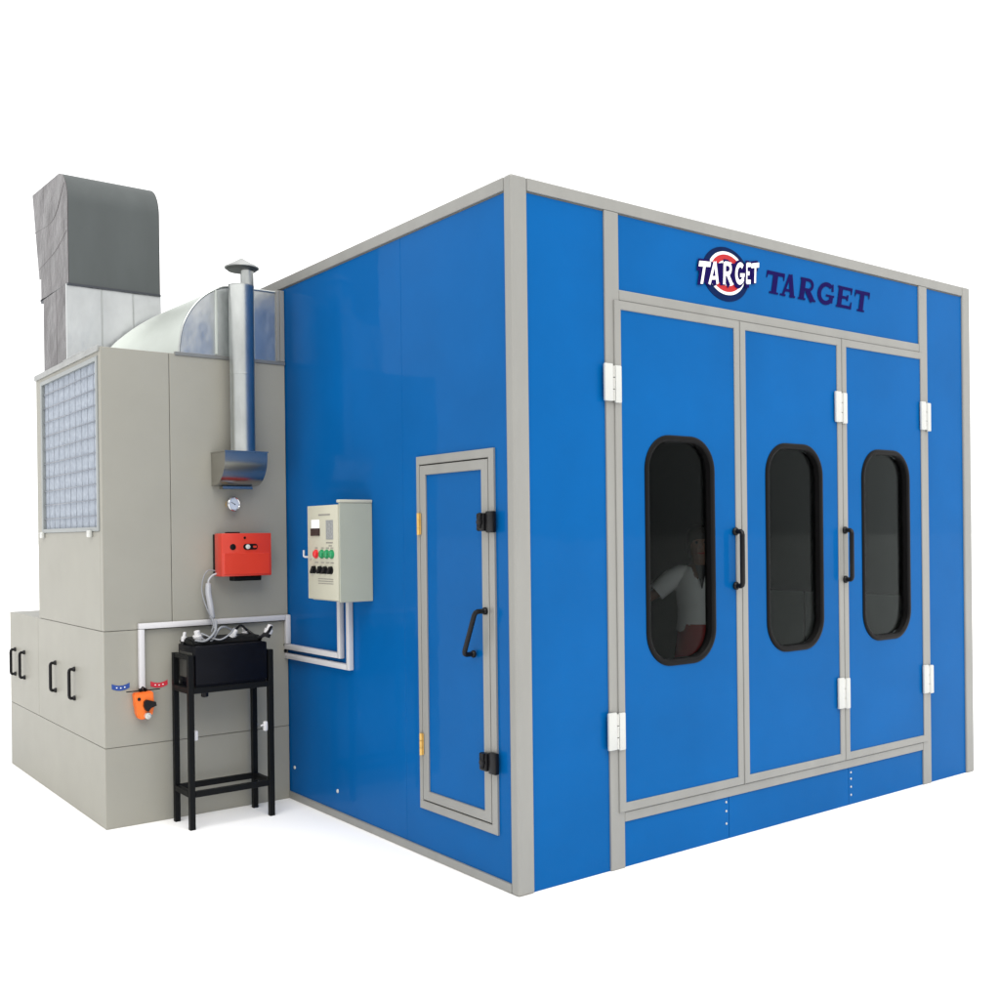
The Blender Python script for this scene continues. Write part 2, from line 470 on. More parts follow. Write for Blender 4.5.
# round emblem
ec = (1.507, 3.141); ex, ez = .194, .150
def ell(k, y, dx=0, dz=0, n=56): return [(ec[0]+dx+ex*k*math.cos(2*PI*j/n), y, ec[1]+dz+ez*k*math.sin(2*PI*j/n)) for j in range(n)]
bm = B()
ring_loft(bm, [ell(1, .001), ell(1, -.003)], smooth=False); f = bm.faces.new([bm.verts.new(p) for p in ell(1, -.003)])
emb = build('emblem', bm, NAVY, booth)
def disc(name, k, y, m, dx=.004, dz=.006):
    bm = B(); bm.faces.new([bm.verts.new(p) for p in ell(k, y, dx, dz)]); return build(name, bm, m, emb)
disc('ring', .80, -.0042, LOGOW); disc('ring', .69, -.0054, LOGOR); disc('ring', .47, -.0066, LOGOW)
Q = [('T', (1.268, 3.052, 3.182), (1.362, 3.066, 3.190), .03), ('A', (1.350, 3.062, 3.188), (1.452, 3.078, 3.201), .012), ('R', (1.468, 3.078, 3.203), (1.560, 3.093, 3.211), .006),
     ('G', (1.574, 3.095, 3.213), (1.658, 3.108, 3.222), .006), ('E', (1.664, 3.110, 3.224), (1.712, 3.117, 3.230), .004), ('T', (1.714, 3.118, 3.231), (1.782, 3.128, 3.246), .006)]
bmw, bmn = B(), B(); kk = 0
for ch, l, r, sh in Q:
    for pts, w in letter(ch, False):
        kk += 1
        def fn(p, y, l=l, r=r, sh=sh):
            x = l[0]+(r[0]-l[0])*p[0]+sh*(p[1]-.5)
            lo = l[1]+(r[1]-l[1])*p[0]; hi = l[2]+(r[2]-l[2])*p[0]
            return (x, y, lo+(hi-lo)*p[1])
        def fb(p, y, fn=fn):
            v = fn(p, y); return (v[0]-.010, y, v[2]-.006)
        stroke(bmw, pts, w, fn, -.0100-.00010*(kk % 17))
        wide = [q+.28 for q in w] if isinstance(w, list) else w+.28
        stroke(bmn, pts, wide, fb, -.0080-.00010*(kk % 17))
f = bmn.faces.new([bmn.verts.new(p) for p in ((1.300, -.0076, 3.066), (1.752, -.0076, 3.128), (1.756, -.0076, 3.232), (1.304, -.0076, 3.176))])
lt = build('letter_outline', bmn, INDIGO, emb)
build('letter', bmw, LOGOW, emb)

# ------------------------------------------------------------------ heating cabinet beside the booth
cab = thing('heating_cabinet', 'warm grey stepped heater cabinet with a mesh filter on its left side', 'heater cabinet', (-MW/2, MY, 0))
XR = -.006
def slab(bm, *a): box(bm, *a, bev=.0025)
# lower cabinet: plinth course and upper course with 3 mm joints
bm = B()
slab(bm, -MW, XR, MY, MLY, 0, .474); slab(bm, -MW, XR, MY, 3.946, .477, ZL-.002); slab(bm, -MW, XR, 3.949, MLY, .477, ZL-.002)
box(bm, -MW+.01, XR-.01, MY+.01, MLY-.01, .3, ZL-.01, mi=1)
build('lower_cabinet', bm, [CREAM, GAP], cab)
bm = B()
slab(bm, -MW, -.7715, MY, MY+.05, ZL+.001, ZU); slab(bm, -.7685, XR, MY, MY+.05, ZL+.001, ZU)
# left wall round the filter opening
FY0, FY1, FZ0, FZ1 = 2.475, 3.775, 1.755, 2.79
slab(bm, -MW, -MW+.05, MY+.0505, MUY, ZL+.001, FZ0); slab(bm, -MW, -MW+.05, FY1, MUY, FZ0+.0005, ZU)
box(bm, -MW, -MW+.05, MY+.0505, FY1-.0005, FZ1, ZU)
slab(bm, XR-.05, XR, MY+.0505, MUY, ZL+.001, ZU); slab(bm, -MW+.0505, XR-.0505, MUY-.05, MUY, ZL+.001, ZU)
box(bm, -MW+.0505, XR-.0505, MY+.0505, MUY-.0505, ZU-.03, ZU-.002)
box(bm, -MW+.06, XR-.06, MY+.02, MY+.06, ZL+.01, ZU-.04, mi=1)
build('upper_cabinet', bm, [CREAM, GAP], cab)
bm = B(); box(bm, -MW-.012, -MW+.012, MY+.02, MUY+.004, ZU-.024, ZU+.012, bev=.003)
box(bm, -MW-.006, -MW+.04, MY+.35, MY+.78, ZU+.0125, ZU+.024, bev=.003)
build('roof_flashing', bm, ZINC, cab)
# filter: fleece set back, steel frame, wire grid
bm = B(); box(bm, -MW+.014, -MW+.04, FY0+.002, FY1-.002, FZ0+.002, FZ1-.002)
fl = build('filter', bm, FLEECE, cab)
bm = B()
def bar(y0, y1, z0, z1): box(bm, -MW-.008, -MW+.016, y0, y1, z0, z1, bev=.003)
bar(FY0, FY0+.032, FZ0, FZ1); bar(FY1-.032, FY1, FZ0, FZ1); bar(FY0+.0325, FY1-.0325, FZ0, FZ0+.026); bar(FY0+.0325, FY1-.0325, FZ1-.026, FZ1)
build('filter_frame', bm, mat('grey_steel_frame', (.28, .30, .30), .45, metal=.4, var=.1), fl)
bm = B()
for k in range(1, 11):
    z = FZ0+(FZ1-FZ0)*k/11; tube(bm, [(-MW+.006, FY0+.03, z), (-MW+.006, FY1-.03, z)], .0036, 6)
for k in range(1, 10):
    y = FY0+(FY1-FY0)*k/10; tube(bm, [(-MW+.011, y, FZ0+.024), (-MW+.011, y, FZ1-.024)], .0010, 6)
build('wire_grid', bm, mat('grid_wire', (.24, .26, .30), .5, metal=.3, var=.05), fl)
for y in (FY0+.17, FY1-.02):
    bm = B(); box(bm, -MW-.022, -MW-.001, y-.03, y+.03, FZ0-.035, FZ0+.008, bev=.006, seg=2); build('clip', bm, HINGEM, fl, smooth=True)
for y in (4.625, 4.345, 3.492, 3.042):
    d_handle('handle', (-MW, y, .705), (-MW, y, .888), (-.036, 0, 0), .0105, cab, BLACKP, plate=.016)
# the two damper position stickers: curved strips with small white marks
def sticker(cx, zc, m, lab):
    bm = B(); n = 10
    up, lo = [], []
    for k in range(n+1):
        t = -1+2*k/n
        z = zc+.014*(t*t)-.004
        up.append(bm.verts.new((cx+.052*t, MY-.002, z+.016))); lo.append(bm.verts.new((cx+.052*t, MY-.002, z-.014)))
    for k in range(n): bm.faces.new((up[k], up[k+1], lo[k+1], lo[k]))
    for t in (-.45, 0, .45):
        z = zc+.014*t*t-.002
        vs = [bm.verts.new((cx+.052*t+dx, MY-.0032, z+dz)) for dx, dz in ((-.004, -.003), (.004, -.003), (.004, .003), (-.004, .003))]
        f = bm.faces.new(vs); f.material_index = 1
    s = build('sticker', bm, [m, LOGOW], cab); s['label'] = lab
sticker(-1.085, .828, STBLUE, 'curved blue sticker left of the orange actuator')
sticker(-.857, .824, STRED, 'curved red sticker right of the orange actuator')
for z in (1.005, .965):
    bm = B(); lathe(bm, (-.028, MY, z), (0, -1, 0), [(-.001, .011), (.004, .011), (.006, .007)], 12); build('cable_gland', bm, BLACKP, cab, smooth=True)

# ------------------------------------------------------------------ exhaust stack with cowl
st = thing('exhaust_stack', 'square galvanised exhaust stack topped by a dark curved cowl', 'exhaust stack', (-.861, 3.455, ZU))
bm = B()
sx0, sx1, sy0, sy1 = -1.166, -.554, 3.166, 3.756
for a, b in ((sx0, -.945), (-.942, -.742), (-.739, sx1)):
    box(bm, a, b, sy0+.0, sy0+.02, ZU, 3.354, bev=.002)
box(bm, sx1-.02, sx1, sy0+.0205, sy1, ZU, 3.352); box(bm, sx0+.0205, sx1-.0205, sy1-.02, sy1, ZU, 3.352)
build('duct_body', bm, GALV, st)
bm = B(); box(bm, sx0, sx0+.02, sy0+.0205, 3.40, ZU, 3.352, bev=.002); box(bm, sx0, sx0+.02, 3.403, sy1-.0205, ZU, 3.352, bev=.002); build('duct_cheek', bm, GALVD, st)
for x in (-.9435, -.7405):
    bm = B(); box(bm, x-.004, x+.004, sy0-.006, sy0+.002, ZU, 3.34, bev=.001); build('standing_seam', bm, GALVP, st)
# cowl outline in the y-z plane
def cowl_outline(k=0.0):
    o = [(3.160+k, 3.358)]
    for i in range(13):
        a = math.radians(180-90*i/12); o.append((3.390+(.230-k)*math.cos(a), 3.885+(.230-k)*math.sin(a)))
    return o+[(4.046, 4.150-k)]
hx0, hx1 = -1.150, -.565
out = cowl_outline()
bm = B(); n = len(out)
inn = [(3.167, 3.358)]+[(p[0]+.006*(1 if i < n-1 else 0), p[1]-.006) for i, p in enumerate(out) if i > 0]
ring_loft(bm, [[(x, *p) for p in out+inn[::-1]] for x in (hx0, hx1)], smooth=False)
for x in (hx0, hx1):
    pass
for f in bm.faces: f.smooth = True
build('cowl_sheet', bm, COWL, st, smooth=True)
side = out+[(3.884, 3.52), (3.840, 3.52), (3.840, 3.375)]
for xa, xb in ((hx0-.004, hx0), (hx1, hx1+.004)):
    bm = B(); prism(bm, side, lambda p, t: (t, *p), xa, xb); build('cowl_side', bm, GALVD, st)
# pressed cross-breaks on the visible cheek
for pts in ([(3.23, 4.02), (3.5, 3.85), (3.985, 3.87)], [(3.19, 3.70), (3.45, 3.63), (3.90, 3.59)]):
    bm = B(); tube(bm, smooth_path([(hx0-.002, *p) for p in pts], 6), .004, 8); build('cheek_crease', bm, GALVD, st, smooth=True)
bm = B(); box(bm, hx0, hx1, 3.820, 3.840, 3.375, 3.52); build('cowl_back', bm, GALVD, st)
bm = B(); rim = .016
box(bm, hx0-.008, hx1+.006, 3.152, 3.166, 3.344, 3.357); box(bm, hx0-.008, hx1+.006, 3.836, 3.848, 3.360, 3.374)
box(bm, hx0-.008, hx0+.006, 3.1665, 3.8355, 3.346, 3.360); box(bm, hx1-.008, hx1+.006, 3.1665, 3.8355, 3.346, 3.360)
build('cowl_rim', bm, mat('dark_bitumen_edge', (.03, .035, .045), .5, var=.1), st)

# ------------------------------------------------------------------ supply duct between cabinet roof and booth
du = thing('supply_duct', 'silver sheet metal duct curving from the cabinet roof into the blue wall', 'duct', (-.35, 2.74, ZU))
yF, yK = 2.44, 3.06
front = [(-.700, ZU), (-.697, 2.90), (-.680, 3.00), (-.650, 3.075), (-.610, 3.14), (-.560, 3.197), (-.505, 3.242), (-.445, 3.275), (-.38, 3.292), (-.2, 3.30), (-.004, 3.302)]
back = [(-.99, ZU), (-.945, 2.925), (-.895, 2.985), (-.835, 3.04), (-.775, 3.09), (-.705, 3.14), (-.635, 3.185), (-.555, 3.23), (-.46, 3.27), (-.25, 3.30), (-.004, 3.302)]
def dense(l): return [(p.x, p.y) for p in smooth_path([(a, b, 0) for a, b in l], 4)]
fr, bk = dense(front), dense(back)
bm = B(); K = 6
rows = [[bm.verts.new((a[0]*(1-k/K)+b[0]*k/K, yF+(yK-yF)*k/K, a[1]*(1-k/K)+b[1]*k/K)) for a, b in zip(fr, bk)] for k in range(K+1)]
for a, b in zip(rows, rows[1:]):
    for j in range(len(a)-1):
        f = bm.faces.new((a[j], a[j+1], b[j+1], b[j])); f.smooth = True
build('curved_top', bm, GALVB, du)
bm = B(); prism(bm, fr+[(-.004, ZU)], lambda p, t: (p[0], t, p[1]), yF, yF+.006); build('duct_side', bm, GALV, du)
bm = B(); prism(bm, bk+[(-.004, ZU)], lambda p, t: (p[0], t, p[1]), yK-.006, yK); build('duct_side', bm, GALV, du)
bm = B(); tube(bm, [(p[0], yF-.001, p[1]) for p in fr[1:]], .007, 8); build('edge_seam', bm, GALVP, du, smooth=True)
for x in (-.462, -.215):
    bm = B(); box(bm, x-.008, x+.008, yF-.008, yF+.001, ZU+.02, (3.262 if x < -.4 else 3.296), bev=.002); build('standing_seam', bm, GALVB, du, smooth=True)
bm = B()
box(bm, -.058, -.036, yF-.014, yF+.002, ZU+.014, 3.315, bev=.002); box(bm, -.034, -.004, yF-.016, yF+.002, ZU+.014, 3.315, bev=.002)
box(bm, -.058, -.004, yF+.0025, yK, 3.303, 3.318, bev=.002)
build('flange', bm, TRIM, du)
bm = B()
box(bm, -.735, -.004, yF-.022, yF-.001, ZU-.010, ZU+.012, bev=.002)
build('base_flange', bm, mat('grey_flange', (.22, .225, .22), .4, metal=.5, var=.1), du)

# ------------------------------------------------------------------ chimney flue
ch = thing('chimney_flue', 'slim galvanised flue pipe with a conical rain cap rising from a steel hood', 'flue pipe', (-.37, 2.31, 2.03))
px, py = -.347, 2.316
bm = B(); lathe(bm, (px, py, 2.22), (0, 0, 1), [(0, .077), (.50, .077), (.501, .0785), (.509, .0785), (.51, .077), (1.045, .077), (1.05, .079), (1.062, .079), (1.063, .070)], 36)
box(bm, px-.079, px-.070, py-.006, py+.006, 2.24, 3.26)
build('flue_pipe', bm, GALVP, ch, smooth=True)
bm = B(); lathe(bm, (px+.036, py-.01, 3.27), (0, 0, 1), [(0, .040), (.105, .040), (.145, .050)], 28); build('outlet_pipe', bm, GALVP, ch, smooth=True)
bm = B(); lathe(bm, (px+.006, py, 3.390), (0, 0, 1), [(-.002, .102), (.0, .106), (.006, .105), (.058, .014), (.064, .004)], 32); cap = build('rain_cap', bm, ZINC, ch, smooth=True)
bm = B(); lathe(bm, (px+.006, py, 3.3755), (0, 0, 1), [(0, .086), (.012, .100)], 32); build('cap_underside', bm, mat('dark_steel', (.05, .055, .05), .5, metal=.3, var=.2), cap, smooth=True)  # underside coloured darker than the top of the cap
# quarter-round hood
hx, hd = (-.512, -.236), .222
q = [(MY, 2.232), (MY-hd, 2.232), (MY-hd, 2.205)]
for i in range(1, 11):
    a = math.radians(90*i/10); q.append((MY-.05-(hd-.05)*math.cos(a), 2.205-.172*math.sin(a)))
q.append((MY, 2.030))
bm = B(); prism(bm, q, lambda p, t: (t, *p), hx[0], hx[1])
for f in bm.faces: f.smooth = True
build('hood', bm, HOODM, ch, smooth=True)
bm = B(); box(bm, hx[0]-.004, hx[1]+.004, MY-hd-.006, MY-.001, 2.2325, 2.240); build('hood_lip', bm, HOODM, ch)
bm = B(); box(bm, hx[0]+.05, hx[1]-.03, MY-.06, MY-.001, 2.012, 2.0295); build('hood_base', bm, HOODM, ch)

# ------------------------------------------------------------------ thermometer gauge
ga = thing('dial_gauge', 'small round chrome dial thermometer on the grey cabinet under the hood', 'gauge', (-.39, MY, 1.918))
gc = Vector((-.393, MY-.052, 1.918)); ga_ax = Vector((.25, -1, .05)).normalized()
bm = B(); lathe(bm, (-.400, MY-.001, 1.920), gc-Vector((-.400, MY-.001, 1.920)), [(0, .024), (.012, .024), (.013, .010), (.05, .010)], 16); build('stem', bm, BRASS, ga, smooth=True)
bm = B(); lathe(bm, gc, ga_ax, [(-.014, .036), (-.006, .045), (.010, .045), (.014, .041), (.009, .037), (.0085, .002)], 32); build('bezel', bm, CHROME, ga, smooth=True)
bm = B(); lathe(bm, gc+ga_ax*.0088, ga_ax, [(0, .0365), (.0015, .0365)], 32); df = build('dial_face', bm, DIAL, ga)
u, w = frame_of(ga_ax)
bm = B(); tube(bm, [gc+ga_ax*.0115-u*.008+w*.004, gc+ga_ax*.0115+u*.024-w*.012], [.0022, .0010], 6); build('needle', bm, BLACKP, ga)

# ------------------------------------------------------------------ burner
bu = thing('burner_box', 'bright red burner box mounted on the grey cabinet front', 'burner', (-.34, MY, 1.468))
bx0, bx1, bd = -.512, -.184, .15
bm = B(); box(bm, bx0+.004, bx1-.004, MY-.035, MY, 1.475, 1.728); build('back_plate', bm, BLACKS, bu)
bm = B(); box(bm, bx0, bx1, MY-bd, MY-.0355, 1.468, 1.735, bev=.006, seg=2); body = build('burner_cover', bm, REDM, bu, smooth=True)
yb = MY-bd
bm = B()
box(bm, bx0+.014, bx1-.014, yb-.004, yb+.004, 1.478, 1.612, bev=.003); build('cover_step', bm, REDM, bu, smooth=True)
bm = B()
lathe(bm, (-.440, yb, 1.650), (0, -1, 0), [(-.001, .019), (.003, .019), (.004, .013)], 20)
build('cover_screw', bm, BLACKP, bu, smooth=True)
bm = B(); lathe(bm, (-.362, yb, 1.706), (0, -1, 0), [(-.001, .008), (.003, .008)], 12); build('cover_screw', bm, BLACKP, bu, smooth=True)
bm = B()
prism(bm, rounded(-.372, -.278, 1.632, 1.668, .017, 6), lambda p, t: (p[0], t, p[1]), yb-.003, yb+.001)
build('control_recess', bm, BLACKP, bu, smooth=True)
bm = B(); lathe(bm, (-.343, yb-.003, 1.650), (0, -1, 0), [(0, .015), (.006, .014), (.008, .009)], 16); build('reset_button', bm, HINGEM, bu, smooth=True)
bm = B(); box(bm, -.308, -.285, yb-.0045, yb-.003, 1.643, 1.656); build('mode_switch', bm, REDM, bu)
bm = B(); box(bm, -.45, -.37, MY-.10, MY-.05, 1.7355, 1.743, bev=.002); build('lifting_lug', bm, BLACKS, bu)
bm = B(); box(bm, -.42, -.24, MY-.12, MY-.04, 1.437, 1.4675, bev=.004); build('underside_block', bm, BLACKS, bu)  # black block under the burner cover

# ------------------------------------------------------------------ electrical control box on the side wall
cb = thing('control_box', 'pale cream electrical control box with red and green buttons on blue wall', 'control box', (0, 1.52, 1.335))
by0, by1 = 1.338, 1.700
bm = B(); box(bm, -.192, -.001, by0, by1, 1.338, 1.882, bev=.005, seg=2)
box(bm, -.206, -.1925, by0+.004, by1-.004, 1.350, 1.878)
build('housing', bm, BOXM, cb, smooth=True)
bm = B(); box(bm, -.212, -.001, by0-.012, by0-.0005, 1.336, 1.896, bev=.003); build('side_panel', bm, BOXM, cb, smooth=True)
bm = B(); box(bm, -.214, -.001, by0-.016, by0+.02, 1.8965, 1.914, bev=.004, seg=2); build('top_rim', bm, BOXF, cb, smooth=True)
bm = B(); box(bm, -.220, -.2065, by0-.002, by1+.002, 1.346, 1.886, bev=.004, seg=2); fd = build('front_door', bm, BOXF, cb, smooth=True)
xf = -.220
def plate(name, y0, y1, z0, z1, m, t=.003, par=fd):
    bm = B(); box(bm, xf-t, xf+.001, y0, y1, z0, z1, bev=.0008); return build(name, bm, m, par)
plate('display_panel', 1.552, 1.648, 1.755, 1.805, LOGOW)
plate('display_window', 1.546, 1.654, 1.712, 1.7545, mat('dark_display', (.02, .006, .006), .2, var=.1), .006)
plate('instruction_label', 1.385, 1.470, 1.690, 1.800, GREYL, .002)
marks = [(1.42, 1.56, 1.832, .004), (1.39, 1.47, 1.672, .0035), (1.40, 1.44, 1.655, .003)]
for y in (1.590, 1.515, 1.455, 1.400): marks += [(y-.016, y+.016, 1.6425, .0025), (y-.020, y+.020, 1.5585, .0025)]
for z in (1.465, 1.452, 1.439): marks.append((1.39, 1.57, z, .002))
for y0, y1, z, h in marks:
    bm = B(); box(bm, xf-.0016, xf+.001, y0, y1, z-h, z+h); build('printed_mark', bm, INKM, fd)
for y, m in ((1.592, REDB), (1.520, GREENB), (1.460, GREENB), (1.402, GREENB)):
    bm = B(); lathe(bm, (xf, y, 1.607), (-1, 0, 0), [(-.001, .026), (.006, .026), (.007, .021), (.015, .020), (.018, .014)], 20); build('push_button', bm, m, fd, smooth=True)
for i, y in enumerate((1.618, 1.540, 1.478, 1.412)):
    bm = B(); lathe(bm, (xf, y, 1.516), (-1, 0, 0), [(-.001, .023), (.005, .023), (.006, .017)], 18)
    t = Matrix.Rotation(math.radians(35), 4, 'X')
    tmp = B(); box(tmp, -.022, 0, -.007, .007, -.024, .024, bev=.003)
    for v in tmp.verts: v.co = (t @ v.co)+Vector((xf-.003, y, 1.516))
    merge(bm, tmp); build('selector_switch', bm, BLACKP, fd, smooth=True)
bm = B(); lathe(bm, (xf, 1.662, 1.585), (-1, 0, 0), [(-.001, .010), (.006, .010)], 12); build('key_lock', bm, SCRW, fd, smooth=True)
bm = B(); lathe(bm, (xf, 1.648, 1.487), (-1, 0, 0), [(-.001, .007), (.005, .007)], 10); build('key_lock', bm, SCRW, fd, smooth=True)
bm = B(); tube(bm, [(-.208, 1.70, 1.588), (-.212, 1.752, 1.588), (-.212, 1.768, 1.592), (-.212, 1.768, 1.628)], .006, 8); build('door_hook', bm, WHITEP, cb, smooth=True)

# ------------------------------------------------------------------ conduits (square plastic trunking)
def trunk(bm, segs, s=.017):
    for a, b in segs:
        a, b = Vector(a), Vector(b)
        lo = [min(a[i], b[i])-s for i in range(3)]; hi = [max(a[i], b[i])+s for i in range(3)]
        box(bm, lo[0], hi[0], lo[1], hi[1], lo[2], hi[2], bev=.005, seg=2)
s = .017
yc = MY-s-.002
bm = B()
trunk(bm, [((-.967, yc, .830), (-.967, yc, 1.150)), ((-.967, yc, 1.185), (-.055, yc, 1.185))])
xw = -s-.002
trunk(bm, [((xw, yc, 1.185), (xw, yc, 1.030)), ((xw, yc, .995), (xw, 1.722, .995)), ((xw, 1.686, .995), (xw, 1.686, 1.318))])
tag(build('conduit', bm, WHITEP, smooth=True, origin=(-.967, yc, .81)), 'long white conduit linking the orange actuator to the control box', 'conduit')
bm = B()
trunk(bm, [((xw, MY-.02, .935), (xw, 1.612, .935)), ((xw, 1.576, .935), (xw, 1.576, 1.318))])
tag(build('conduit', bm, WHITEP, smooth=True, origin=(xw, 1.576, .92)), 'shorter white conduit, lower of two bent under the control box', 'conduit')

# ------------------------------------------------------------------ damper actuator
ac = thing('damper_actuator', 'small orange damper actuator at the lower end of the white conduit', 'actuator', (-.962, MY, .62))
bm = B(); prism(bm, [(-1.022, .792), (-.912, .797), (-.905, .71), (-.918, .652), (-.938, .640), (-.990, .632), (-1.006, .66), (-1.014, .72)], lambda p, t: (p[0], t, p[1]), MY-.062, MY-.001)
bmesh.ops.bevel(bm, geom=bm.edges[:], offset=.007, segments=2, affect='EDGES'); build('housing', bm, ORANGE, ac, smooth=True)
bm = B()
prism(bm, [(-.972, .742), (-.958, .752), (-.905, .735), (-.900, .712), (-.935, .700), (-.950, .680), (-.965, .690), (-.975, .715)], lambda p, t: (p[0], t, p[1]), MY-.084, MY-.06); build('clamp', bm, BLACKP, ac, smooth=True)
bm = B(); lathe(bm, (-.998, MY-.062, .757), (0, -1, 0), [(-.001, .010), (.004, .010), (.005, .006)], 14); build('release_button', bm, BLACKP, ac, smooth=True)
bm = B(); lathe(bm, (-.950, MY-.062, .655), (0, -1, 0), [(-.001, .020), (.010, .019), (.020, .019), (.022, .010), (.030, .009)], 20); build('shaft_disc', bm, SCRW, ac, smooth=True)
bm = B(); box(bm, -1.062, -.862, MY-.034, MY-.030, .800, .806); tube(bm, [(-.985, MY-.03, .80), (-.967, MY-.028, .825), (-.945, MY-.03, .80)], .010, 8)
build('bracket', bm, BLACKS, ac)

# ------------------------------------------------------------------ tank stand and oil tank
sd_ = thing('steel_stand', 'tall black steel frame stand on four square legs before grey cabinet', 'stand', (-.53, 2.22, 0))
lx = (-.783, -.283); ly = (2.105, 2.350); hw = .0165
for x, y in ((lx[0], ly[0]), (lx[1], ly[0]), (lx[0], ly[1]), (lx[1], ly[1])):
    bm = B(); box(bm, x-hw, x+hw, y-hw, y+hw, 0, 1.02, bev=.002); build('leg', bm, BLACKS, sd_)
def rails(name, z0, z1):
    for y in ly:
        bm = B(); box(bm, lx[0]+hw+.001, lx[1]-hw-.001, y-.016, y+.016, z0, z1, bev=.002); build(name, bm, BLACKS, sd_)
    for x in lx:
        bm = B(); box(bm, x-.016, x+.016, ly[0]+hw+.001, ly[1]-hw-.001, z0, z1, bev=.002); build(name, bm, BLACKS, sd_)
rails('lower_rail', .188, .222); rails('upper_rail', .795, .829)
for x in lx:
    bm = B(); box(bm, x-.012, x+.012, ly[0]+hw+.001, ly[1]-hw-.001, .992, 1.018, bev=.002); build('side_rail', bm, BLACKS, sd_)
for x, y, z in ((-.748, ly[0]+.02, .545), (-.322, ly[0]-.01, .555)):
    bm = B(); box(bm, x-.013, x+.013, y-.012, y+.012, z-.03, z+.03, bev=.008, seg=2); tube(bm, [(x-.03, y, z+.005), (x, y, z+.01)], .006, 8)
    build('cable_clip', bm, WHITEP, sd_, smooth=True)
tk = thing('oil_tank', 'black rectangular tank with white fittings resting on the steel stand', 'tank', (-.53, 2.22, .83))
bm = B(); box(bm, lx[0]+.026, lx[1]-.024, 2.085, 2.372, .842, 1.072, bev=.010, seg=2)
box(bm, lx[0]+.03, lx[1]-.028, 2.10, 2.36, .8295, .8415)
tb = build('tank_body', bm, TANKM, tk, smooth=True)
bm = B(); prism(bm, [(2.13, 1.0725), (2.14, 1.092), (2.17, 1.106), (2.31, 1.112), (2.35, 1.10), (2.358, 1.0725)], lambda p, t: (t, *p), lx[0]+.03, lx[1]-.03)
bmesh.ops.bevel(bm, geom=bm.edges[:], offset=.008, segments=2, affect='EDGES'); build('tank_lid', bm, BLACKS, tk, smooth=True)
bm = B(); lathe(bm, (-.66, 2.20, .8295), (0, 0, -1), [(0, .022), (.07, .022), (.075, .015)], 16); build('drain_plug', bm, BLACKP, tk, smooth=True)
bm = B(); lathe(bm, (-.335, 2.26, .8295), (0, 0, -1), [(0, .028), (.045, .028), (.06, .018)], 16)
build('drain_plug', bm, BLACKP, tk, smooth=True)
bm = B(); box(bm, lx[0]+.02, lx[0]+.0255, 2.13, 2.33, .88, 1.03, bev=.001); box(bm, lx[0]+.016, lx[0]+.0195, 2.15, 2.19, .875, .93, bev=.001, mi=1)
build('side_plate', bm, [mat('dark_grey_plate', (.05, .05, .045), .5, var=.2, vscale=20), mat('dull_red_tag', (.12, .01, .015), .5)], tk)
for x, y, z, tx, k in ((-.690, 2.20, 1.100, -.25, .034), (-.505, 2.19, 1.100, .55, .026), (-.345, 2.30, 1.095, -.35, .022), (-.292, 2.13, 1.115, .30, .032), (-.752, 2.30, 1.085, .1, .02)):
    a = Vector((math.sin(tx), -.15, math.cos(tx))).normalized()
    bm = B(); lathe(bm, (x, y, z-.02), a, [(0, k*.7), (.022, k*.75), (.024, k*.55)], 16); f1 = build('fitting_collar', bm, BLACKP, tk, smooth=True)
    bm = B(); lathe(bm, Vector((x, y, z-.02))+a*.0245, a, [(0, k*.8), (.026, k*.85), (.028, k*.55), (.052, k*.5), (.055, k*.3)], 18); build('cap', bm, WHITEP, f1, smooth=True)
random.seed(3)
paths = [[(-.71, 2.19, 1.13), (-.64, 2.15, 1.09), (-.58, 2.14, 1.17), (-.50, 2.18, 1.15), (-.44, 2.22, 1.10)],
         [(-.69, 2.17, 1.14), (-.60, 2.12, 1.10), (-.53, 2.12, 1.13), (-.49, 2.15, 1.16)],
         [(-.47, 2.2, 1.14), (-.41, 2.24, 1.165), (-.35, 2.28, 1.13), (-.31, 2.2, 1.09), (-.285, 2.14, 1.13)],
         [(-.60, 2.16, 1.21), (-.62, 2.13, 1.15), (-.68, 2.12, 1.10), (-.73, 2.16, 1.10)],
         [(-.34, 2.14, 1.09), (-.30, 2.10, 1.12), (-.268, 2.11, 1.16)]]
for i, p in enumerate(paths):
    bm = B(); tube(bm, smooth_path(p, 7), (.006, .005, .008, .007, .010)[i], 8); build('hose', bm, [GREYC, GREYC, BLACKP, GREYC, BLACKP][i], tk, smooth=True)
# supply line from the burner down to the tank
bm = B()
tube(bm, smooth_path([(-.490, MY-.06, 1.49), (-.53, MY-.055, 1.478), (-.556, MY-.05, 1.45), (-.560, MY-.05, 1.43)], 6)+[Vector((-.5602, MY-.05, 1.425)), Vector((-.562, MY-.05, 1.37)), Vector((-.552, MY-.06, 1.29)), Vector((-.545, MY-.07, 1.215)), Vector((-.546, MY-.075, 1.205)), Vector((-.550, MY-.11, 1.165)), Vector((-.57, MY-.18, 1.150)), Vector((-.60, 2.16, 1.155))], [.006]*19+[.017, .018, .018, .016, .006, .006, .006, .006], 10)
tag(build('fuel_line', bm, mat('pale_grey_hose', (.40, .41, .44), .4, var=.08), smooth=True, origin=(-.55, MY-.06, 1.2)), 'pale grey sleeved hose hanging from the red burner to the black tank', 'hose')
bm = B(); tube(bm, smooth_path([(-.495, MY-.045, 1.50), (-.560, MY-.045, 1.505), (-.594, MY-.05, 1.45), (-.604, MY-.06, 1.37), (-.585, MY-.09, 1.27), (-.560, MY-.12, 1.19), (-.61, MY-.22, 1.14)], 7), .0040, 8)
tag(build('power_cable', bm, GREYC, smooth=True, origin=(-.58, MY-.06, 1.2)), 'thin dark grey cable looping beside the pale hose below the burner', 'cable')

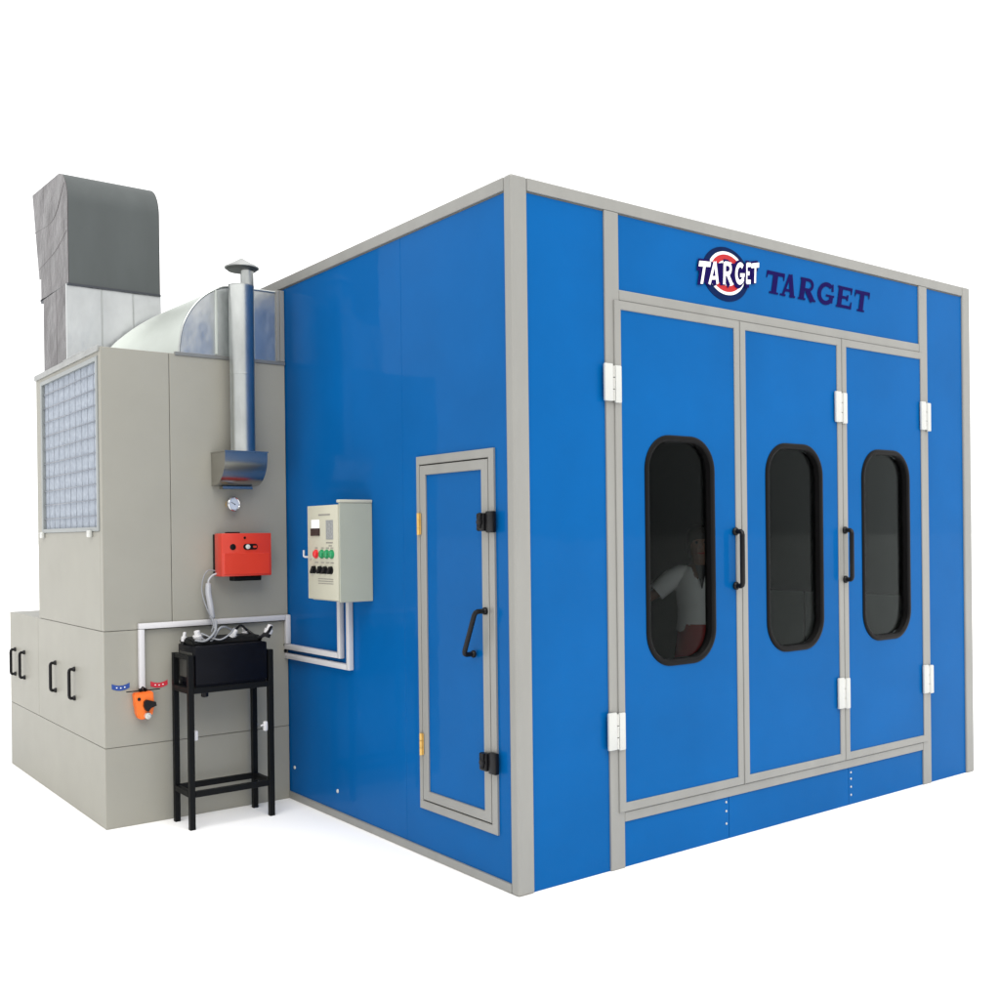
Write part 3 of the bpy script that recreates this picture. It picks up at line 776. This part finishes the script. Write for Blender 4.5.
# ------------------------------------------------------------------ person inside the booth, behind the first door window
def person(cx, cy, yaw):
    root = thing('person', 'person in white short-sleeved shirt and dark red skirt behind the dark window', 'person', (cx, cy, 0))
    R = Matrix.Rotation(yaw, 4, 'Z')
    def wp(p): return R @ Vector(p)+Vector((cx, cy, .016))
    # local: faces -Y, x to its left
    J = [('pel', (0, 0, .93), .13, None), ('wst', (0, 0, 1.08), .115, 0), ('chs', (0, .005, 1.27), .135, 1), ('nk0', (0, .01, 1.41), .075, 2), ('nk1', (0, 0, 1.48), .05, 3), ('hd0', (0, -.012, 1.555), .082, 4), ('hd1', (0, -.005, 1.64), .088, 5), ('hd2', (0, .0, 1.69), .06, 6),
         ('shl', (.16, .01, 1.36), .050, 3), ('ell', (.25, .03, 1.11), .040, 8), ('wrl', (.20, -.15, .93), .028, 9),
         ('shr', (-.16, .01, 1.36), .050, 3), ('elr', (-.375, -.02, 1.20), .040, 11), ('wrr', (-.56, -.16, 1.16), .028, 12),
         ('hil', (.09, 0, .86), .09, 0), ('knl', (.095, -.01, .48), .055, 14), ('anl', (.095, .02, .09), .036, 15), ('ftl', (.10, -.14, .035), .030, 16),
         ('hir', (-.09, 0, .86), .09, 0), ('knr', (-.095, -.01, .48), .055, 18), ('anr', (-.095, .02, .09), .036, 19), ('ftr', (-.10, -.14, .035), .030, 20)]
    for sgn, wr in ((1, 10), (-1, 13)):
        w = Vector(J[wr][1]); e = Vector(J[wr-1][1]); d = (w-e).normalized(); u, v = frame_of(d)
        k0 = len(J); J.append(('pm', tuple(w+d*.07), .026, wr))
        for i in range(4):
            o = u*(i-1.5)*.019; l = (.060, .075, .070, .052)[i]
            J.append(('f', tuple(w+d*.10+o), .0095, k0)); J.append(('f', tuple(w+d*(.10+l*.5)+o+v*.008), .009, len(J)-1)); J.append(('f', tuple(w+d*(.10+l)+o+v*.024), .0075, len(J)-1))
        J.append(('t', tuple(w+d*.045+u*.038*sgn), .011, wr)); J.append(('t', tuple(w+d*.085+u*.055*sgn), .009, len(J)-1))
    me = bpy.data.meshes.new('body')
    vs = [wp(j[1])-Vector(root.location) for j in J]
    me.from_pydata(vs, [(j[3], i) for i, j in enumerate(J) if j[3] is not None], [])
    body = bpy.data.objects.new('body', me); col.objects.link(body); body.parent = root
    sk = body.modifiers.new('skin', 'SKIN')
    for i, j in enumerate(J):
        sv = me.skin_vertices[0].data[i]; sv.radius = (j[2], j[2]*(.8 if j[0] in ('pel', 'wst', 'chs') else 1)); sv.use_root = (i == 0)
    ss = body.modifiers.new('sub', 'SUBSURF'); ss.levels = ss.render_levels = 2
    me.materials.append(SKIN)
    # face features
    for e in (-1, 1):
        bm = B(); lathe(bm, wp((e*.032, -.088, 1.615)), R.to_3x3() @ Vector((0, -1, 0)), [(0, .011), (.006, .008)], 10); build('eye', bm, HAIR, root, smooth=True)
    bm = B(); tube(bm, [wp((0, -.085, 1.605)), wp((0, -.100, 1.572))], [.008, .014], 8); build('nose', bm, SKIN, root, smooth=True)
    bm = B(); tube(bm, [wp((-.024, -.090, 1.535)), wp((0, -.095, 1.532)), wp((.024, -.090, 1.535))], .005, 6); build('mouth', bm, SKIRT, root, smooth=True)
    # hair cap
    bm = B(); loops = []
    for k, (z, rx, ry, oy) in enumerate(((1.50, .085, .06, .05), (1.56, .100, .075, .04), (1.62, .106, .095, .02), (1.68, .100, .098, .008), (1.725, .075, .08, .008), (1.75, .03, .035, .008))):
        loops.append([wp((rx*math.cos(2*PI*j/20), oy+ry*math.sin(2*PI*j/20), z)) for j in range(20)])
    Rg = ring_loft(bm, loops); bm.faces.new(Rg[-1]); build('hair', bm, HAIR, root, smooth=True)
    # shirt: torso and sleeves
    bm = B(); loops = []
    for z, rx, ry in ((.95, .188, .135), (1.02, .178, .130), (1.10, .172, .128), (1.22, .182, .138), (1.32, .192, .130), (1.385, .175, .105), (1.425, .115, .085), (1.445, .078, .072)):
        loops.append([wp((rx*math.cos(2*PI*j/24)*(1+.02*math.sin(j*2.3+z*9)), .008+ry*math.sin(2*PI*j/24), z+(.012*math.sin(j*1.7) if z < 1 else 0))) for j in range(24)])
    ring_loft(bm, loops)
    tube(bm, [wp((.06, .01, 1.375)), wp((.14, .01, 1.365)), wp((.195, .015, 1.325)), wp((.240, .025, 1.19))], [.066, .078, .080, .072], 16, caps=False)
    tube(bm, [wp((-.06, .01, 1.375)), wp((-.14, .01, 1.368)), wp((-.215, .008, 1.335)), wp((-.335, -.012, 1.235))], [.066, .079, .080, .070], 16, caps=False)
    build('shirt', bm, SHIRT, root, smooth=True)
    bm = B(); rows = [[bm.verts.new(wp((sx_*h, y, z))) for sx_ in (-1, 0, 1)] for z, h, y in ((1.445, .045, -.078), (1.385, .030, -.108), (1.33, .016, -.131), (1.27, .003, -.142))]
    for a, b in zip(rows, rows[1:]):
        for k in range(2): bm.faces.new((a[k], a[k+1], b[k+1], b[k]))
    build('neckline', bm, mat('dark_undershirt', (.03, .03, .035), .8), root)
    bm = B(); loops = []
    for z, k in ((1.0, .165), (.93, .178), (.75, .20), (.55, .225)):
        loops.append([wp((k*math.cos(2*PI*j/24)*(1+.05*math.sin(j*2.6)*(1.1-z)), k*.78*math.sin(2*PI*j/24), z)) for j in range(24)])
    ring_loft(bm, loops); build('skirt', bm, SKIRT, root, smooth=True)
    return root
person(2.98, 1.55, math.radians(-42))

# ------------------------------------------------------------------ camera
cd = bpy.data.cameras.new('camera'); cam = bpy.data.objects.new('camera', cd); col.objects.link(cam)
yaw, pit, rol = 0.6525459, -0.00355176, -0.01200027
fw = Vector((math.sin(yaw)*math.cos(pit), math.cos(yaw)*math.cos(pit), math.sin(pit)))
rt = Vector((math.cos(yaw), -math.sin(yaw), 0)); up = rt.cross(fw)
r2 = rt*math.cos(rol)+up*math.sin(rol); u2 = up*math.cos(rol)-rt*math.sin(rol)
M = Matrix.Identity(4)
for i in range(3): M[i][0], M[i][1], M[i][2] = r2[i], u2[i], -fw[i]
M.translation = Vector((-3.0354342, -3.9048607, 1.7038625))
cam.matrix_world = M
cd.sensor_width = 36; cd.sensor_fit = 'HORIZONTAL'; cd.lens = 1050.7722/1000*36
cd.shift_x = (500-506.57864)/1000; cd.shift_y = (538.70226-500)/1000
cd.clip_start = .05; cd.clip_end = 2000
sc.camera = cam

# ------------------------------------------------------------------ bright overcast sky and soft sun
wd = bpy.data.worlds.new('World'); sc.world = wd; wd.use_nodes = True
nt = wd.node_tree; N, L = nt.nodes, nt.links
bg = N['Background']
tc = N.new('ShaderNodeTexCoord'); sx = N.new('ShaderNodeSeparateXYZ'); L.new(tc.outputs['Generated'], sx.inputs[0])
mr = N.new('ShaderNodeMapRange'); mr.inputs['From Min'].default_value = 0; mr.inputs['From Max'].default_value = .8
mr.inputs['To Min'].default_value = 1.02; mr.inputs['To Max'].default_value = 1.15
L.new(sx.outputs['Z'], mr.inputs['Value'])
nz = N.new('ShaderNodeTexNoise'); nz.inputs['Scale'].default_value = 2.2; nz.inputs['Detail'].default_value = 4
L.new(tc.outputs['Generated'], nz.inputs['Vector'])
m2 = N.new('ShaderNodeMapRange'); m2.inputs['From Min'].default_value = .35; m2.inputs['From Max'].default_value = .65; m2.inputs['To Min'].default_value = 0; m2.inputs['To Max'].default_value = .35
L.new(nz.outputs['Fac'], m2.inputs['Value'])
ad = N.new('ShaderNodeMath'); ad.operation = 'ADD'; L.new(mr.outputs[0], ad.inputs[0]); L.new(m2.outputs[0], ad.inputs[1])
# sky dimmed behind the viewer, out of view, to darken left faces and reflections
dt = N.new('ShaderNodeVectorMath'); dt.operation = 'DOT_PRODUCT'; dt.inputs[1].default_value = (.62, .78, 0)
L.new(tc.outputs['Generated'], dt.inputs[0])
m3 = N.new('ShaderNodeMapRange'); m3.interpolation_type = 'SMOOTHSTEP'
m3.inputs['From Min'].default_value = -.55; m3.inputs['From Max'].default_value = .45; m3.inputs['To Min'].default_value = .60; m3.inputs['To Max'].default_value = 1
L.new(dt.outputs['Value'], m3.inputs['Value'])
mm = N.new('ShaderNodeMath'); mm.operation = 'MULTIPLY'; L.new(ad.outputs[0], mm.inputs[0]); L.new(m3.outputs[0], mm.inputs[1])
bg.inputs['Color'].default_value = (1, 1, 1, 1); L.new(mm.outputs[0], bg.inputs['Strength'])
sl = bpy.data.lights.new('sun', 'SUN'); sl.energy = 2.2; sl.angle = math.radians(60); sl.color = (1, .97, .92)
so = bpy.data.objects.new('sun', sl); col.objects.link(so)
so.rotation_euler = Vector((.26, .62, -1.0)).to_track_quat('-Z', 'Y').to_euler()

sc.view_settings.view_transform = 'Standard'; sc.view_settings.look = 'None'
sc.view_settings.exposure = .28; sc.view_settings.gamma = 1
try: sc.view_settings.use_curve_mapping = False
except Exception: pass
sc.render.engine = 'CYCLES'
sc.cycles.use_denoising = True
sc.cycles.max_bounces = 8; sc.cycles.transparent_max_bounces = 12
sc.cycles.caustics_reflective = False; sc.cycles.caustics_refractive = False
